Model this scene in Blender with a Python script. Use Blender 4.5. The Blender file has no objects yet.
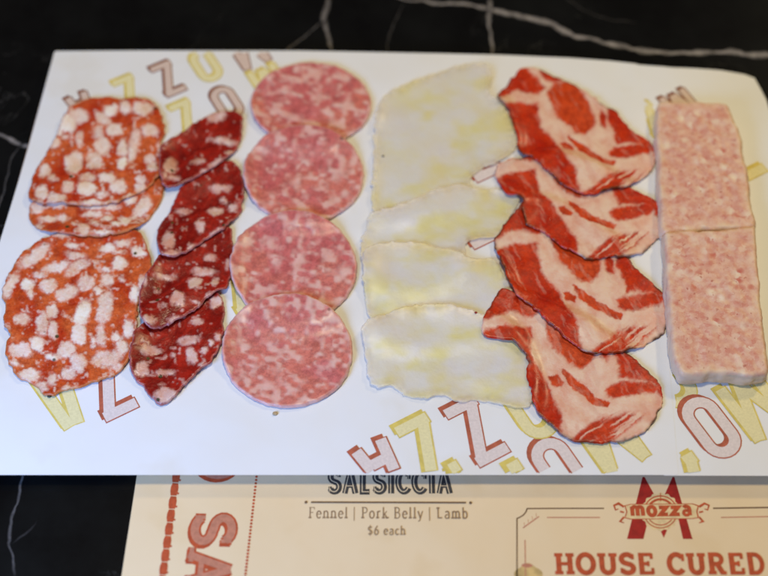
import bpy, bmesh, math, random
import numpy as np
from mathutils import Vector
from mathutils.geometry import delaunay_2d_cdt, tessellate_polygon

random.seed(7)
rng = np.random.default_rng(11)
SC = bpy.context.scene
COL = SC.collection
R = math.radians

# ------------------------------------------------------------------ camera
A_TILT = R(32.0)
FPX = 1450.0                     # focal length in photo pixels (768 wide)
DIST = 0.725
ZP = 0.0085                      # height of the paper above the counter
CAM = np.array([0.0, -DIST * math.sin(A_TILT), ZP + DIST * math.cos(A_TILT)])
cd = bpy.data.cameras.new("camera")
cam = bpy.data.objects.new("camera", cd)
COL.objects.link(cam)
cam.location = CAM
cam.rotation_euler = (A_TILT, 0, 0)
cd.sensor_width = 36.0
cd.lens = 36.0 * FPX / 768.0
cd.clip_start = 0.01
cd.clip_end = 50
cd.dof.use_dof = True
cd.dof.focus_distance = 0.70
cd.dof.aperture_fstop = 3.8
SC.camera = cam

# ------------------------------------------------------------------ world and lamps
w = bpy.data.worlds.new("World")
SC.world = w
w.use_nodes = True
bg = w.node_tree.nodes["Background"]
bg.inputs[0].default_value = (1.0, 0.88, 0.82, 1)
bg.inputs[1].default_value = 0.06


def area(name, loc, target, size, power, color, size_y=None):
    l = bpy.data.lights.new(name, 'AREA')
    l.energy = power
    l.color = color
    l.size = size
    if size_y:
        l.shape = 'RECTANGLE'
        l.size_y = size_y
    o = bpy.data.objects.new(name, l)
    o.location = loc
    o.rotation_euler = (Vector(target) - Vector(loc)).to_track_quat('-Z', 'Y').to_euler()
    COL.objects.link(o)
    return o


area("ceiling_lamp", (0.03, 0.06, 1.15), (0.02, 0.0, 0), 0.16, 6.3, (1.0, 0.87, 0.58))
area("pendant_lamp", (0.72, 0.68, 0.80), (0.02, 0.0, 0), 0.10, 3.7, (1.0, 0.81, 0.46))
area("window_light", (-0.36, -0.37, 0.30), (-0.10, -0.09, 0), 0.28, 4.0, (0.27, 0.47, 1.0), 0.24)

SC.view_settings.view_transform = 'Standard'
SC.view_settings.look = 'None'
SC.view_settings.exposure = -0.05
SC.view_settings.gamma = 1.0
SC.render.engine = 'CYCLES'
SC.cycles.max_bounces = 8
SC.cycles.transparent_max_bounces = 12

# ------------------------------------------------------------------ projection helpers
CA, SA_ = math.cos(A_TILT), math.sin(A_TILT)


def unproj(p, z):
    """where the sight line of photo pixel p meets height z"""
    p = np.atleast_2d(np.asarray(p, float))
    cx = (p[:, 0] - 384) / FPX
    cy = -(p[:, 1] - 288) / FPX
    dx, dy, dz = cx, cy * CA + SA_, cy * SA_ - CA
    t = (z - CAM[2]) / dz
    return np.stack([CAM[0] + dx * t, CAM[1] + dy * t], 1)


def proj(xy, z):
    x = xy[:, 0] - CAM[0]
    y = xy[:, 1] - CAM[1]
    zz = z - CAM[2]
    yc = y * CA + zz * SA_
    zc = -y * SA_ + zz * CA
    return np.stack([384 + FPX * x / -zc, 288 - FPX * yc / -zc], 1)


# ------------------------------------------------------------------ numeric helpers
TAB = rng.random((256, 256))


def vnoise(x, y, seed=0):
    x = np.asarray(x, float) + seed * 17.31
    y = np.asarray(y, float) + seed * 9.77
    xi = np.floor(x).astype(int)
    yi = np.floor(y).astype(int)
    fx = x - xi
    fy = y - yi
    fx = fx * fx * (3 - 2 * fx)
    fy = fy * fy * (3 - 2 * fy)
    a = TAB[xi & 255, yi & 255]
    b = TAB[(xi + 1) & 255, yi & 255]
    c = TAB[xi & 255, (yi + 1) & 255]
    d = TAB[(xi + 1) & 255, (yi + 1) & 255]
    return (a * (1 - fx) + b * fx) * (1 - fy) + (c * (1 - fx) + d * fx) * fy


def fbm(x, y, seed=0, oct=3):
    s = 0
    a = 0.5
    for k in range(oct):
        s = s + a * vnoise(x * 2 ** k, y * 2 ** k, seed + k * 3)
        a *= 0.5
    return s / (1 - 0.5 ** oct)


def sstep(a, b, x):
    t = np.clip((x - a) / (b - a), 0, 1)
    return t * t * (3 - 2 * t)


def smooth_loop(pts, n):
    """closed Catmull-Rom through pts, resampled to n points evenly"""
    P = np.asarray(pts, float)
    m = len(P)
    out = []
    for i in range(m):
        p0, p1, p2, p3 = P[i - 1], P[i], P[(i + 1) % m], P[(i + 2) % m]
        for t in np.linspace(0, 1, 16, endpoint=False):
            out.append(0.5 * ((2 * p1) + (-p0 + p2) * t + (2 * p0 - 5 * p1 + 4 * p2 - p3) * t * t
                              + (-p0 + 3 * p1 - 3 * p2 + p3) * t ** 3))
    Q = np.array(out)
    Q2 = np.vstack([Q, Q[:1]])
    d = np.concatenate([[0], np.cumsum(np.linalg.norm(np.diff(Q2, axis=0), axis=1))])
    s = np.linspace(0, d[-1], n, endpoint=False)
    return np.stack([np.interp(s, d, Q2[:, 0]), np.interp(s, d, Q2[:, 1])], 1)


def loop_len(P):
    return np.linalg.norm(P - np.roll(P, -1, 0), axis=1).sum()


def inside(pts, poly):
    x, y = pts[:, 0], pts[:, 1]
    r = np.zeros(len(pts), bool)
    n = len(poly)
    for i in range(n):
        x1, y1 = poly[i]
        x2, y2 = poly[(i + 1) % n]
        if y1 == y2:
            continue
        c = ((y1 > y) != (y2 > y)) & (x < (x2 - x1) * (y - y1) / (y2 - y1) + x1)
        r ^= c
    return r


def dist_poly(pts, poly, closed=True):
    d = np.full(len(pts), 1e9)
    n = len(poly)
    for i in range(n if closed else n - 1):
        a = poly[i]
        b = poly[(i + 1) % n]
        ab = b - a
        t = np.clip(((pts - a) @ ab) / max(ab @ ab, 1e-18), 0, 1)
        q = a + t[:, None] * ab
        d = np.minimum(d, np.hypot(pts[:, 0] - q[:, 0], pts[:, 1] - q[:, 1]))
    return d


def sdf(pts, poly):
    poly = np.asarray(poly, float)
    d = dist_poly(pts, poly)
    return np.where(inside(pts, poly), d, -d)


# ------------------------------------------------------------------ materials
def mat(name):
    m = bpy.data.materials.new(name)
    m.use_nodes = True
    nt = m.node_tree
    return m, nt, nt.nodes["Principled BSDF"]


def nd(nt, kind, **kw):
    n = nt.nodes.new(kind)
    for k, v in kw.items():
        if k.startswith('i_'):
            n.inputs[k[2:].replace('_', ' ')].default_value = v
        else:
            setattr(n, k, v)
    return n


def mixc(nt, fac, a, b, blend='MIX'):
    n = nt.nodes.new('ShaderNodeMix')
    n.data_type = 'RGBA'
    n.blend_type = blend
    for sock, v in ((n.inputs[0], fac), (n.inputs[6], a), (n.inputs[7], b)):
        if hasattr(v, 'links') or isinstance(v, bpy.types.NodeSocket):
            nt.links.new(v, sock)
        elif isinstance(v, (int, float)):
            sock.default_value = v
        else:
            sock.default_value = (*v, 1)
    return n.outputs[2]


def maprange(nt, v, a, b, c=0.0, d=1.0):
    n = nt.nodes.new('ShaderNodeMapRange')
    nt.links.new(v, n.inputs[0])
    for i, x in enumerate((a, b, c, d)):
        n.inputs[i + 1].default_value = x
    return n.outputs[0]


def noise(nt, scale, detail=3, rough=0.6, vec=None, dist=0.0):
    n = nt.nodes.new('ShaderNodeTexNoise')
    n.inputs['Scale'].default_value = scale
    n.inputs['Detail'].default_value = detail
    n.inputs['Roughness'].default_value = rough
    n.inputs['Distortion'].default_value = dist
    if vec is None:
        tc = nt.nodes.new('ShaderNodeTexCoord')
        vec = tc.outputs['Object']
    nt.links.new(vec, n.inputs['Vector'])
    return n.outputs['Fac']


def attr(nt, name):
    n = nt.nodes.new('ShaderNodeAttribute')
    n.attribute_name = name
    return n.outputs['Fac']


def bump(nt, bsdf, h, strength, dist=0.001, chain=None):
    b = nt.nodes.new('ShaderNodeBump')
    b.inputs['Strength'].default_value = strength
    b.inputs['Distance'].default_value = dist
    nt.links.new(h, b.inputs['Height'])
    if chain:
        nt.links.new(chain, b.inputs['Normal'])
    nt.links.new(b.outputs[0], bsdf.inputs['Normal'])
    return b.outputs[0]


def simple(name, col, rough=0.6, var=0.0, scale=400.0):
    m, nt, b = mat(name)
    b.inputs['Roughness'].default_value = rough
    n = noise(nt, scale, 3)
    c = mixc(nt, maprange(nt, n, 0.35, 0.65), [x * (1 - var) for x in col], [min(1, x * (1 + var)) for x in col])
    nt.links.new(c, b.inputs['Base Color'])
    b.inputs['Specular IOR Level'].default_value = 0.3
    return m


def meat(name, lean1, lean2, fat1, fat2, crust=None, tint=None, rough=0.40, grain=900.0, sss=0.10, fleck=0.0, pepper=None, spec=0.22, ragged=0.30, coat=0.22, smooth=1.0):
    """cured meat: 'fat' mixes lean and fat, 'aux' brings in the second colour of the lean, 'rim' the crust"""
    m, nt, b = mat(name)
    big = noise(nt, 75, 4, 0.65)
    lean = mixc(nt, maprange(nt, big, 0.36, 0.64), lean1, lean2)
    if tint:
        lean = mixc(nt, attr(nt, 'aux'), lean, tint)
    lean = mixc(nt, maprange(nt, noise(nt, 330, 4, 0.7), 0.35, 0.60, 0.55, 0.0), lean, [x * 0.42 for x in lean1])
    fat = mixc(nt, maprange(nt, noise(nt, 110, 4, 0.65), 0.36, 0.62), fat1, fat2)
    f = attr(nt, 'fat')
    g = noise(nt, grain, 4, 0.7)
    # ragged border between lean and fat
    ad = nt.nodes.new('ShaderNodeMath')
    ad.operation = 'MULTIPLY_ADD'
    nt.links.new(maprange(nt, noise(nt, 520, 3, 0.7), 0.3, 0.7, -ragged, ragged), ad.inputs[0])
    tri = nt.nodes.new('ShaderNodeMath')        # strongest where the share is one half
    tri.operation = 'PINGPONG'
    nt.links.new(f, tri.inputs[0])
    tri.inputs[1].default_value = 0.5
    dbl = nt.nodes.new('ShaderNodeMath')
    dbl.operation = 'MULTIPLY'
    nt.links.new(tri.outputs[0], dbl.inputs[0])
    dbl.inputs[1].default_value = 2.0
    nt.links.new(dbl.outputs[0], ad.inputs[1])
    nt.links.new(f, ad.inputs[2])
    ad.use_clamp = True
    c = mixc(nt, ad.outputs[0], lean, fat)
    if fleck:
        c = mixc(nt, maprange(nt, g, 0.56, 0.72, 0, fleck), c, fat)
    if pepper:
        v = nt.nodes.new('ShaderNodeTexVoronoi')
        tc = nt.nodes.new('ShaderNodeTexCoord')
        nt.links.new(tc.outputs['Object'], v.inputs['Vector'])
        v.inputs['Scale'].default_value = 150
        sep = nt.nodes.new('ShaderNodeSeparateColor')
        nt.links.new(v.outputs['Color'], sep.inputs[0])
        a1 = maprange(nt, v.outputs['Distance'], 0.10, 0.20, 1.0, 0.0)
        a2 = maprange(nt, sep.outputs[0], 1.0 - pepper, 1.0 - pepper + 0.02)
        mu = nt.nodes.new('ShaderNodeMath')
        mu.operation = 'MULTIPLY'
        nt.links.new(a1, mu.inputs[0])
        nt.links.new(a2, mu.inputs[1])
        pc_ = mixc(nt, sep.outputs[1], (0.012, 0.008, 0.003), (0.10, 0.07, 0.015))
        c = mixc(nt, mu.outputs[0], c, pc_)
    if crust:
        c = mixc(nt, attr(nt, 'rim'), c, crust)
    nt.links.new(c, b.inputs['Base Color'])
    b.inputs['Subsurface Weight'].default_value = sss
    b.inputs['Subsurface Radius'].default_value = (1.0, 0.35, 0.2)
    b.inputs['Subsurface Scale'].default_value = 0.0012
    nt.links.new(maprange(nt, noise(nt, 90, 3), 0.3, 0.7, rough - 0.12, rough + 0.14), b.inputs['Roughness'])
    b.inputs['Specular IOR Level'].default_value = spec
    b.inputs['Coat Weight'].default_value = coat
    b.inputs['Coat Roughness'].default_value = 0.27
    n1 = bump(nt, b, noise(nt, 130, 4, 0.55), 0.60 * smooth, 0.0016)
    n2 = bump(nt, b, f, 0.25, 0.0004, n1)
    bump(nt, b, g, 0.30 * smooth, 0.0004, n2)
    return m


def paper_mat(name, col, warm, rough=0.55):
    m, nt, b = mat(name)
    n = noise(nt, 18, 4)
    fib = noise(nt, 700, 3, 0.7)
    c = mixc(nt, maprange(nt, n, 0.35, 0.7), col, warm)
    c = mixc(nt, maprange(nt, noise(nt, 26, 3, 0.55), 0.58, 0.68, 0, 0.5), c, [x * k for x, k in zip(warm, (0.96, 0.93, 0.86))])
    nt.links.new(c, b.inputs['Base Color'])
    b.inputs['Roughness'].default_value = rough
    b.inputs['Specular IOR Level'].default_value = 0.35
    n0 = bump(nt, b, noise(nt, 9, 3, 0.5), 0.8, 0.006)
    n1 = bump(nt, b, noise(nt, 38, 2), 0.25, 0.001, n0)
    bump(nt, b, fib, 0.12, 0.0002, n1)
    return m


M_PAPER = paper_mat('liner_paper', (0.81, 0.80, 0.77), (0.79, 0.77, 0.72))
M_MENU = paper_mat('menu_card', (0.82, 0.62, 0.36), (0.79, 0.59, 0.33), 0.7)
M_RED = simple('red_ink', (0.44, 0.105, 0.052), 0.6, 0.18, 300)
M_PINK = simple('pink_ink', (0.74, 0.63, 0.57), 0.6, 0.07, 900)
M_YEL = simple('yellow_ink', (0.68, 0.53, 0.12), 0.6, 0.10, 300)
M_RUST = simple('rust_ink', (0.25, 0.080, 0.036), 0.6, 0.15, 300)
M_BUFF = simple('buff_ink', (0.66, 0.50, 0.40), 0.6, 0.07, 900)
M_PALE = simple('pale_yellow_ink', (0.78, 0.69, 0.36), 0.6, 0.06, 900)
M_MRED = simple('menu_red_ink', (0.48, 0.075, 0.020), 0.65, 0.15, 500)
M_MDARKRED = simple('menu_dark_red_ink', (0.36, 0.012, 0.008), 0.65, 0.15, 300)
M_MPINK = simple('menu_pink_ink', (0.52, 0.20, 0.11), 0.65, 0.12, 500)
M_BROWN = simple('menu_brown_ink', (0.17, 0.095, 0.045), 0.65, 0.1, 500)
M_TAUPE = simple('menu_taupe_ink', (0.27, 0.165, 0.085), 0.65, 0.1, 500)
M_INK = simple('menu_charcoal_ink', (0.050, 0.044, 0.038), 0.65, 0.3, 350)
M_TAN = simple('menu_tan_ink', (0.74, 0.55, 0.27), 0.65, 0.1, 400)
M_GOLD = simple('menu_gold_ink', (0.58, 0.39, 0.14), 0.65, 0.25, 220)


def marble_mat():
    m, nt, b = mat('black_marble')
    cloud = noise(nt, 16, 5, 0.65)
    base = mixc(nt, maprange(nt, cloud, 0.4, 0.75), (0.002, 0.002, 0.0022), (0.007, 0.0075, 0.007))
    wv = noise(nt, 9, 6, 0.65, dist=1.2)
    # hair veins where a distorted noise crosses its middle
    mt = nt.nodes.new('ShaderNodeMath')
    mt.operation = 'SUBTRACT'
    nt.links.new(wv, mt.inputs[0])
    mt.inputs[1].default_value = 0.5
    ab = nt.nodes.new('ShaderNodeMath')
    ab.operation = 'ABSOLUTE'
    nt.links.new(mt.outputs[0], ab.inputs[0])
    hair = maprange(nt, ab.outputs[0], 0.0, 0.006, 0.16, 0.0)
    gate = maprange(nt, noise(nt, 6, 2), 0.52, 0.65)
    mm = nt.nodes.new('ShaderNodeMath')
    mm.operation = 'MULTIPLY'
    nt.links.new(hair, mm.inputs[0])
    nt.links.new(gate, mm.inputs[1])
    c = mixc(nt, mm.outputs[0], base, (0.35, 0.33, 0.30))
    v = attr(nt, 'vein')
    br = nt.nodes.new('ShaderNodeMath')
    br.operation = 'MULTIPLY'
    nt.links.new(v, br.inputs[0])
    nt.links.new(maprange(nt, noise(nt, 160, 4, 0.7), 0.3, 0.65, 0.35, 1.0), br.inputs[1])
    c = mixc(nt, br.outputs[0], c, (0.40, 0.36, 0.33))
    nt.links.new(c, b.inputs['Base Color'])
    b.inputs['Roughness'].default_value = 0.18
    b.inputs['Specular IOR Level'].default_value = 0.4
    return m


M_MARBLE = marble_mat()


def wood_mat():
    m, nt, b = mat('board_wood')
    tc = nt.nodes.new('ShaderNodeTexCoord')
    mp = nt.nodes.new('ShaderNodeMapping')
    mp.inputs['Scale'].default_value = (6, 90, 90)
    nt.links.new(tc.outputs['Object'], mp.inputs[0])
    c = mixc(nt, noise(nt, 3, 5, 0.6, mp.outputs[0]), (0.22, 0.09, 0.03), (0.38, 0.18, 0.07))
    nt.links.new(c, b.inputs['Base Color'])
    b.inputs['Roughness'].default_value = 0.5
    return m


M_WOOD = wood_mat()


# ------------------------------------------------------------------ object helpers
def link(name, verts, faces, mats, parent=None, smooth=True, fmat=None, attrs=None):
    me = bpy.data.meshes.new(name)
    me.from_pydata([tuple(map(float, v)) for v in verts], [], [tuple(int(i) for i in f) for f in faces])
    for m in (mats if isinstance(mats, (list, tuple)) else [mats]):
        me.materials.append(m)
    if fmat is not None:
        me.polygons.foreach_set('material_index', np.asarray(fmat, np.int32))
    me.polygons.foreach_set('use_smooth', np.full(len(me.polygons), bool(smooth)))
    for k, v in (attrs or {}).items():
        a = me.attributes.new(k, 'FLOAT', 'POINT')
        a.data.foreach_set('value', np.asarray(v, np.float32))
    me.update()
    o = bpy.data.objects.new(name, me)
    COL.objects.link(o)
    if parent:
        o.parent = parent
    return o


def tag(o, label=None, cat=None, group=None, kind=None):
    for k, v in (('label', label), ('category', cat), ('group', group), ('kind', kind)):
        if v:
            o[k] = v
    return o


# ------------------------------------------------------------------ relief of what lies on the counter
GX0, GX1, GY0, GY1, GS = -0.25, 0.25, -0.16, 0.19, 0.0005
gx = np.arange(GX0, GX1, GS)
gy = np.arange(GY0, GY1, GS)
GXX, GYY = np.meshgrid(gx, gy, indexing='ij')
GP = np.stack([GXX.ravel(), GYY.ravel()], 1)


def paper_z(x, y):
    """the liner paper: flat on its board, drooping a little along the far right edge and the front edge"""
    x = np.asarray(x, float)
    y = np.asarray(y, float)
    z = np.full(np.broadcast(x, y).shape, ZP)
    u = np.clip((x - 0.155) / 0.045, 0, 2) * np.clip((y - 0.085) / 0.05, 0, 2)
    z = z - 0.0045 * u ** 1.5
    v = np.clip((-0.103 - y) / 0.012, 0, 1.5) * sstep(0.06, 0.10, x) * (1 - sstep(0.135, 0.16, x))
    z = z - 0.0016 * v * v
    return np.maximum(z, 0.0012)


H = paper_z(GXX, GYY)


def gauss(a, s):
    r = int(3 * s)
    k = np.exp(-0.5 * (np.arange(-r, r + 1) / s) ** 2)
    k /= k.sum()
    p = np.pad(a, r, mode='edge')
    p = np.apply_along_axis(lambda v: np.convolve(v, k, 'valid'), 0, p)
    p = np.apply_along_axis(lambda v: np.convolve(v, k, 'valid'), 1, p)
    return p


def settle(a, s):
    """the surface a limp slice takes over the steps below it: widened, then smoothed"""
    r = int(round(1.4 * s))
    d = a
    for ax in (0, 1):
        acc = d
        for k in range(1, r + 1):
            acc = np.maximum(acc, np.maximum(np.roll(d, k, ax), np.roll(d, -k, ax)))
        d = acc
    return np.maximum(a, gauss(d, s))


def sample(F, xy):
    fx = np.clip((xy[:, 0] - GX0) / GS, 0, len(gx) - 2.001)
    fy = np.clip((xy[:, 1] - GY0) / GS, 0, len(gy) - 2.001)
    xi = fx.astype(int)
    yi = fy.astype(int)
    fx = fx - xi
    fy = fy - yi
    return ((F[xi, yi] * (1 - fx) + F[xi + 1, yi] * fx) * (1 - fy)
            + (F[xi, yi + 1] * (1 - fx) + F[xi + 1, yi + 1] * fx) * fy)


def mesh_region(loop, spacing):
    """triangles filling a closed loop with evenly spread points"""
    lo, hi = loop.min(0), loop.max(0)
    xs = np.arange(lo[0], hi[0], spacing)
    ys = np.arange(lo[1], hi[1], spacing * 0.866)
    X, Y = np.meshgrid(xs, ys, indexing='ij')
    X = X + (np.arange(len(ys)) % 2)[None, :] * spacing * 0.5
    pts = np.stack([X.ravel(), Y.ravel()], 1)
    pts = pts[inside(pts, loop)]
    pts = pts[dist_poly(pts, loop) > spacing * 0.55]
    n = len(loop)
    allp = np.vstack([loop, pts])
    res = delaunay_2d_cdt([Vector(p) for p in allp.tolist()], [(i, (i + 1) % n) for i in range(n)], [], 1, 1e-9)
    V = np.array([tuple(v) for v in res[0]])
    return V, [tuple(f) for f in res[2]], n


def food_slice(name, outline_px, z0, thick, material, pattern, wave=0.0004, jit=0.0003, spacing=0.00062,
               rim_w=0.0010, seed=1, relief=0.0, drape=5.0, curl=None, rimf=None, round_r=1.0):
    """one thin slice lying on whatever is already there; pattern(px, xy, edge) gives its fat share"""
    global H
    loop = unproj(smooth_loop(outline_px, 200), z0)
    n = int(loop_len(loop) / (spacing * 1.1))
    loop = unproj(smooth_loop(outline_px, n), z0)
    c = loop.mean(0)
    d = loop - c
    s = np.linspace(0, 2 * math.pi, n, endpoint=False)
    j = (fbm(loop[:, 0] * 350, loop[:, 1] * 350, seed) - 0.5) * 2 * jit * 2
    loop = loop + d / np.linalg.norm(d, axis=1)[:, None] * j[:, None]
    V, F, nb = mesh_region(loop, spacing)
    edge = sdf(V, loop)
    edge = np.maximum(edge, 0)
    # what the slice lies on, softened so that it bridges the steps
    G = settle(H, drape)
    zb = sample(G, V) + 0.00012
    wv = wave * 2 * np.maximum(0, fbm(V[:, 0] * 45, V[:, 1] * 45, seed + 5, 2) - 0.25)
    wv = wv + wave * 1.2 * np.exp(-edge / 0.004) * vnoise(V[:, 0] * 110, V[:, 1] * 110, seed + 8)
    if curl is not None:
        wv = wv + curl(V, edge)
    zb = zb + wv
    px = proj(V, z0)
    fat = pattern(px, V, edge)
    aux = np.zeros(len(V))
    if isinstance(fat, tuple):
        fat, aux = fat
    fat = np.clip(fat, 0, 1)
    r = thick * round_r
    prof = np.sqrt(np.maximum(0, 1 - (1 - np.minimum(edge / r, 1)) ** 2))
    zt = zb + thick * (0.12 + 0.88 * prof) + relief * (fat - 0.5) * prof
    rim = np.exp(-(edge / rim_w) ** 2)
    rim = rim * (0.45 + 0.9 * vnoise(V[:, 0] * 500, V[:, 1] * 500, seed + 2))
    if rimf is not None:
        rim = rim * rimf(px)
    rim = np.clip(rim, 0, 1)
    nv = len(V)
    verts = np.vstack([np.column_stack([V, zt]), np.column_stack([V, zb])])
    # faces come anticlockwise or clockwise: force the top up
    top = []
    for f in F:
        a, b, cc = V[f[0]], V[f[1]], V[f[2]]
        if (b[0] - a[0]) * (cc[1] - a[1]) - (b[1] - a[1]) * (cc[0] - a[0]) < 0:
            f = f[::-1]
        top.append(tuple(f))
    # boundary edges of the top
    cnt = {}
    for f in top:
        for i in range(len(f)):
            e = (f[i], f[(i + 1) % len(f)])
            cnt[e] = 1
    faces = list(top) + [tuple(i + nv for i in f[::-1]) for f in top]
    for (a, b) in cnt:
        if (b, a) not in cnt:
            faces.append((b, a, a + nv, b + nv))
    o = link(name, verts, faces, material, attrs={'fat': np.concatenate([fat, fat]), 'rim': np.concatenate([rim, rim]), 'aux': np.concatenate([aux, aux])})
    # origin at the slice's middle
    org = Vector((c[0], c[1], float(zb.min())))
    o.data.transform(__import__('mathutils').Matrix.Translation(-org))
    o.location = org
    # raise the relief
    sel = (GP[:, 0] > loop[:, 0].min()) & (GP[:, 0] < loop[:, 0].max()) & (GP[:, 1] > loop[:, 1].min()) & (GP[:, 1] < loop[:, 1].max())
    idx = np.nonzero(sel)[0]
    idx = idx[inside(GP[idx], loop)]
    q = GP[idx]
    w2 = wave * 2 * np.maximum(0, fbm(q[:, 0] * 45, q[:, 1] * 45, seed + 5, 2) - 0.25)
    e2 = dist_poly(q, loop)
    w2 = w2 + wave * 1.2 * np.exp(-e2 / 0.004) * vnoise(q[:, 0] * 110, q[:, 1] * 110, seed + 8)
    if curl is not None:
        w2 = w2 + curl(q, e2)
    Hf = H.ravel()
    Hf[idx] = np.maximum(Hf[idx], sample(G, q) + 0.00012 + w2 + thick + abs(relief) * 0.5)
    H = Hf.reshape(H.shape)
    return o


# ------------------------------------------------------------------ flat print
class Print:
    """ink lying on a sheet: ribbons and filled shapes, each a hair above the last"""

    def __init__(self, mats, zf, base=0.00004):
        self.v, self.f, self.m = [], [], []
        self.mats = mats
        self.zf = zf
        self.layer = base

    def _z(self, P):
        self.layer += 0.000004
        z = self.zf(P[:, 0], P[:, 1]) + self.layer
        return np.column_stack([P, z])

    def ribbon(self, pts, width, mi, closed=False, dense=0.0015):
        P = np.asarray(pts, float)
        keep = [0]
        for i in range(1, len(P)):
            if np.linalg.norm(P[i] - P[keep[-1]]) > 0.00008:
                keep.append(i)
        P = P[keep]
        if closed:
            if np.linalg.norm(P[0] - P[-1]) < 0.00008:
                P = P[:-1]
            P = np.vstack([P, P[:1]])
        out = [P[0]]
        for a, b in zip(P[:-1], P[1:]):
            k = max(1, int(np.linalg.norm(b - a) / dense))
            for i in range(1, k + 1):
                out.append(a + (b - a) * i / k)
        P = np.array(out)
        if closed:
            P = P[:-1]
        n = len(P)
        L = []
        Rr = []
        wv = np.broadcast_to(np.asarray(width, float), (n,)) if np.ndim(width) == 0 else np.interp(np.linspace(0, 1, n), np.linspace(0, 1, len(width)), width)
        for i in range(n):
            if closed:
                d1 = P[i] - P[i - 1]
                d2 = P[(i + 1) % n] - P[i]
            else:
                d1 = P[i] - P[i - 1] if i else P[1] - P[0]
                d2 = P[i + 1] - P[i] if i < n - 1 else d1
            d1 = d1 / max(np.linalg.norm(d1), 1e-12)
            d2 = d2 / max(np.linalg.norm(d2), 1e-12)
            t = d1 + d2
            ln = np.linalg.norm(t)
            t = t / ln if ln > 1e-6 else d1
            nrm = np.array([-t[1], t[0]])
            cs = max(0.38, float(nrm @ np.array([-d1[1], d1[0]])))
            L.append(P[i] + nrm * wv[i] / 2 / cs)
            Rr.append(P[i] - nrm * wv[i] / 2 / cs)
        W = self._z(np.vstack([L, Rr]))
        b = len(self.v)
        self.v += W.tolist()
        for i in range(n if closed else n - 1):
            k = (i + 1) % n
            self.f.append((b + i + n, b + k + n, b + k, b + i))
            self.m.append(mi)

    def poly(self, pts, mi):
        P = np.asarray(pts, float)
        W = self._z(P)
        b = len(self.v)
        self.v += W.tolist()
        for t in tessellate_polygon([[Vector((p[0], p[1], 0)) for p in P]]):
            a, bb, c = (P[i] for i in t)
            s = (bb[0] - a[0]) * (c[1] - a[1]) - (bb[1] - a[1]) * (c[0] - a[0])
            t = t if s > 0 else t[::-1]
            self.f.append(tuple(b + i for i in t))
            self.m.append(mi)

    def build(self, name, parent):
        return link(name, self.v, self.f, self.mats, parent, smooth=False, fmat=self.m)


def arc(cx, cy, rx, ry, a0, a1, n=14):
    t = np.radians(np.linspace(a0, a1, n))
    return [(cx + rx * math.cos(x), cy + ry * math.sin(x)) for x in t]


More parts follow.
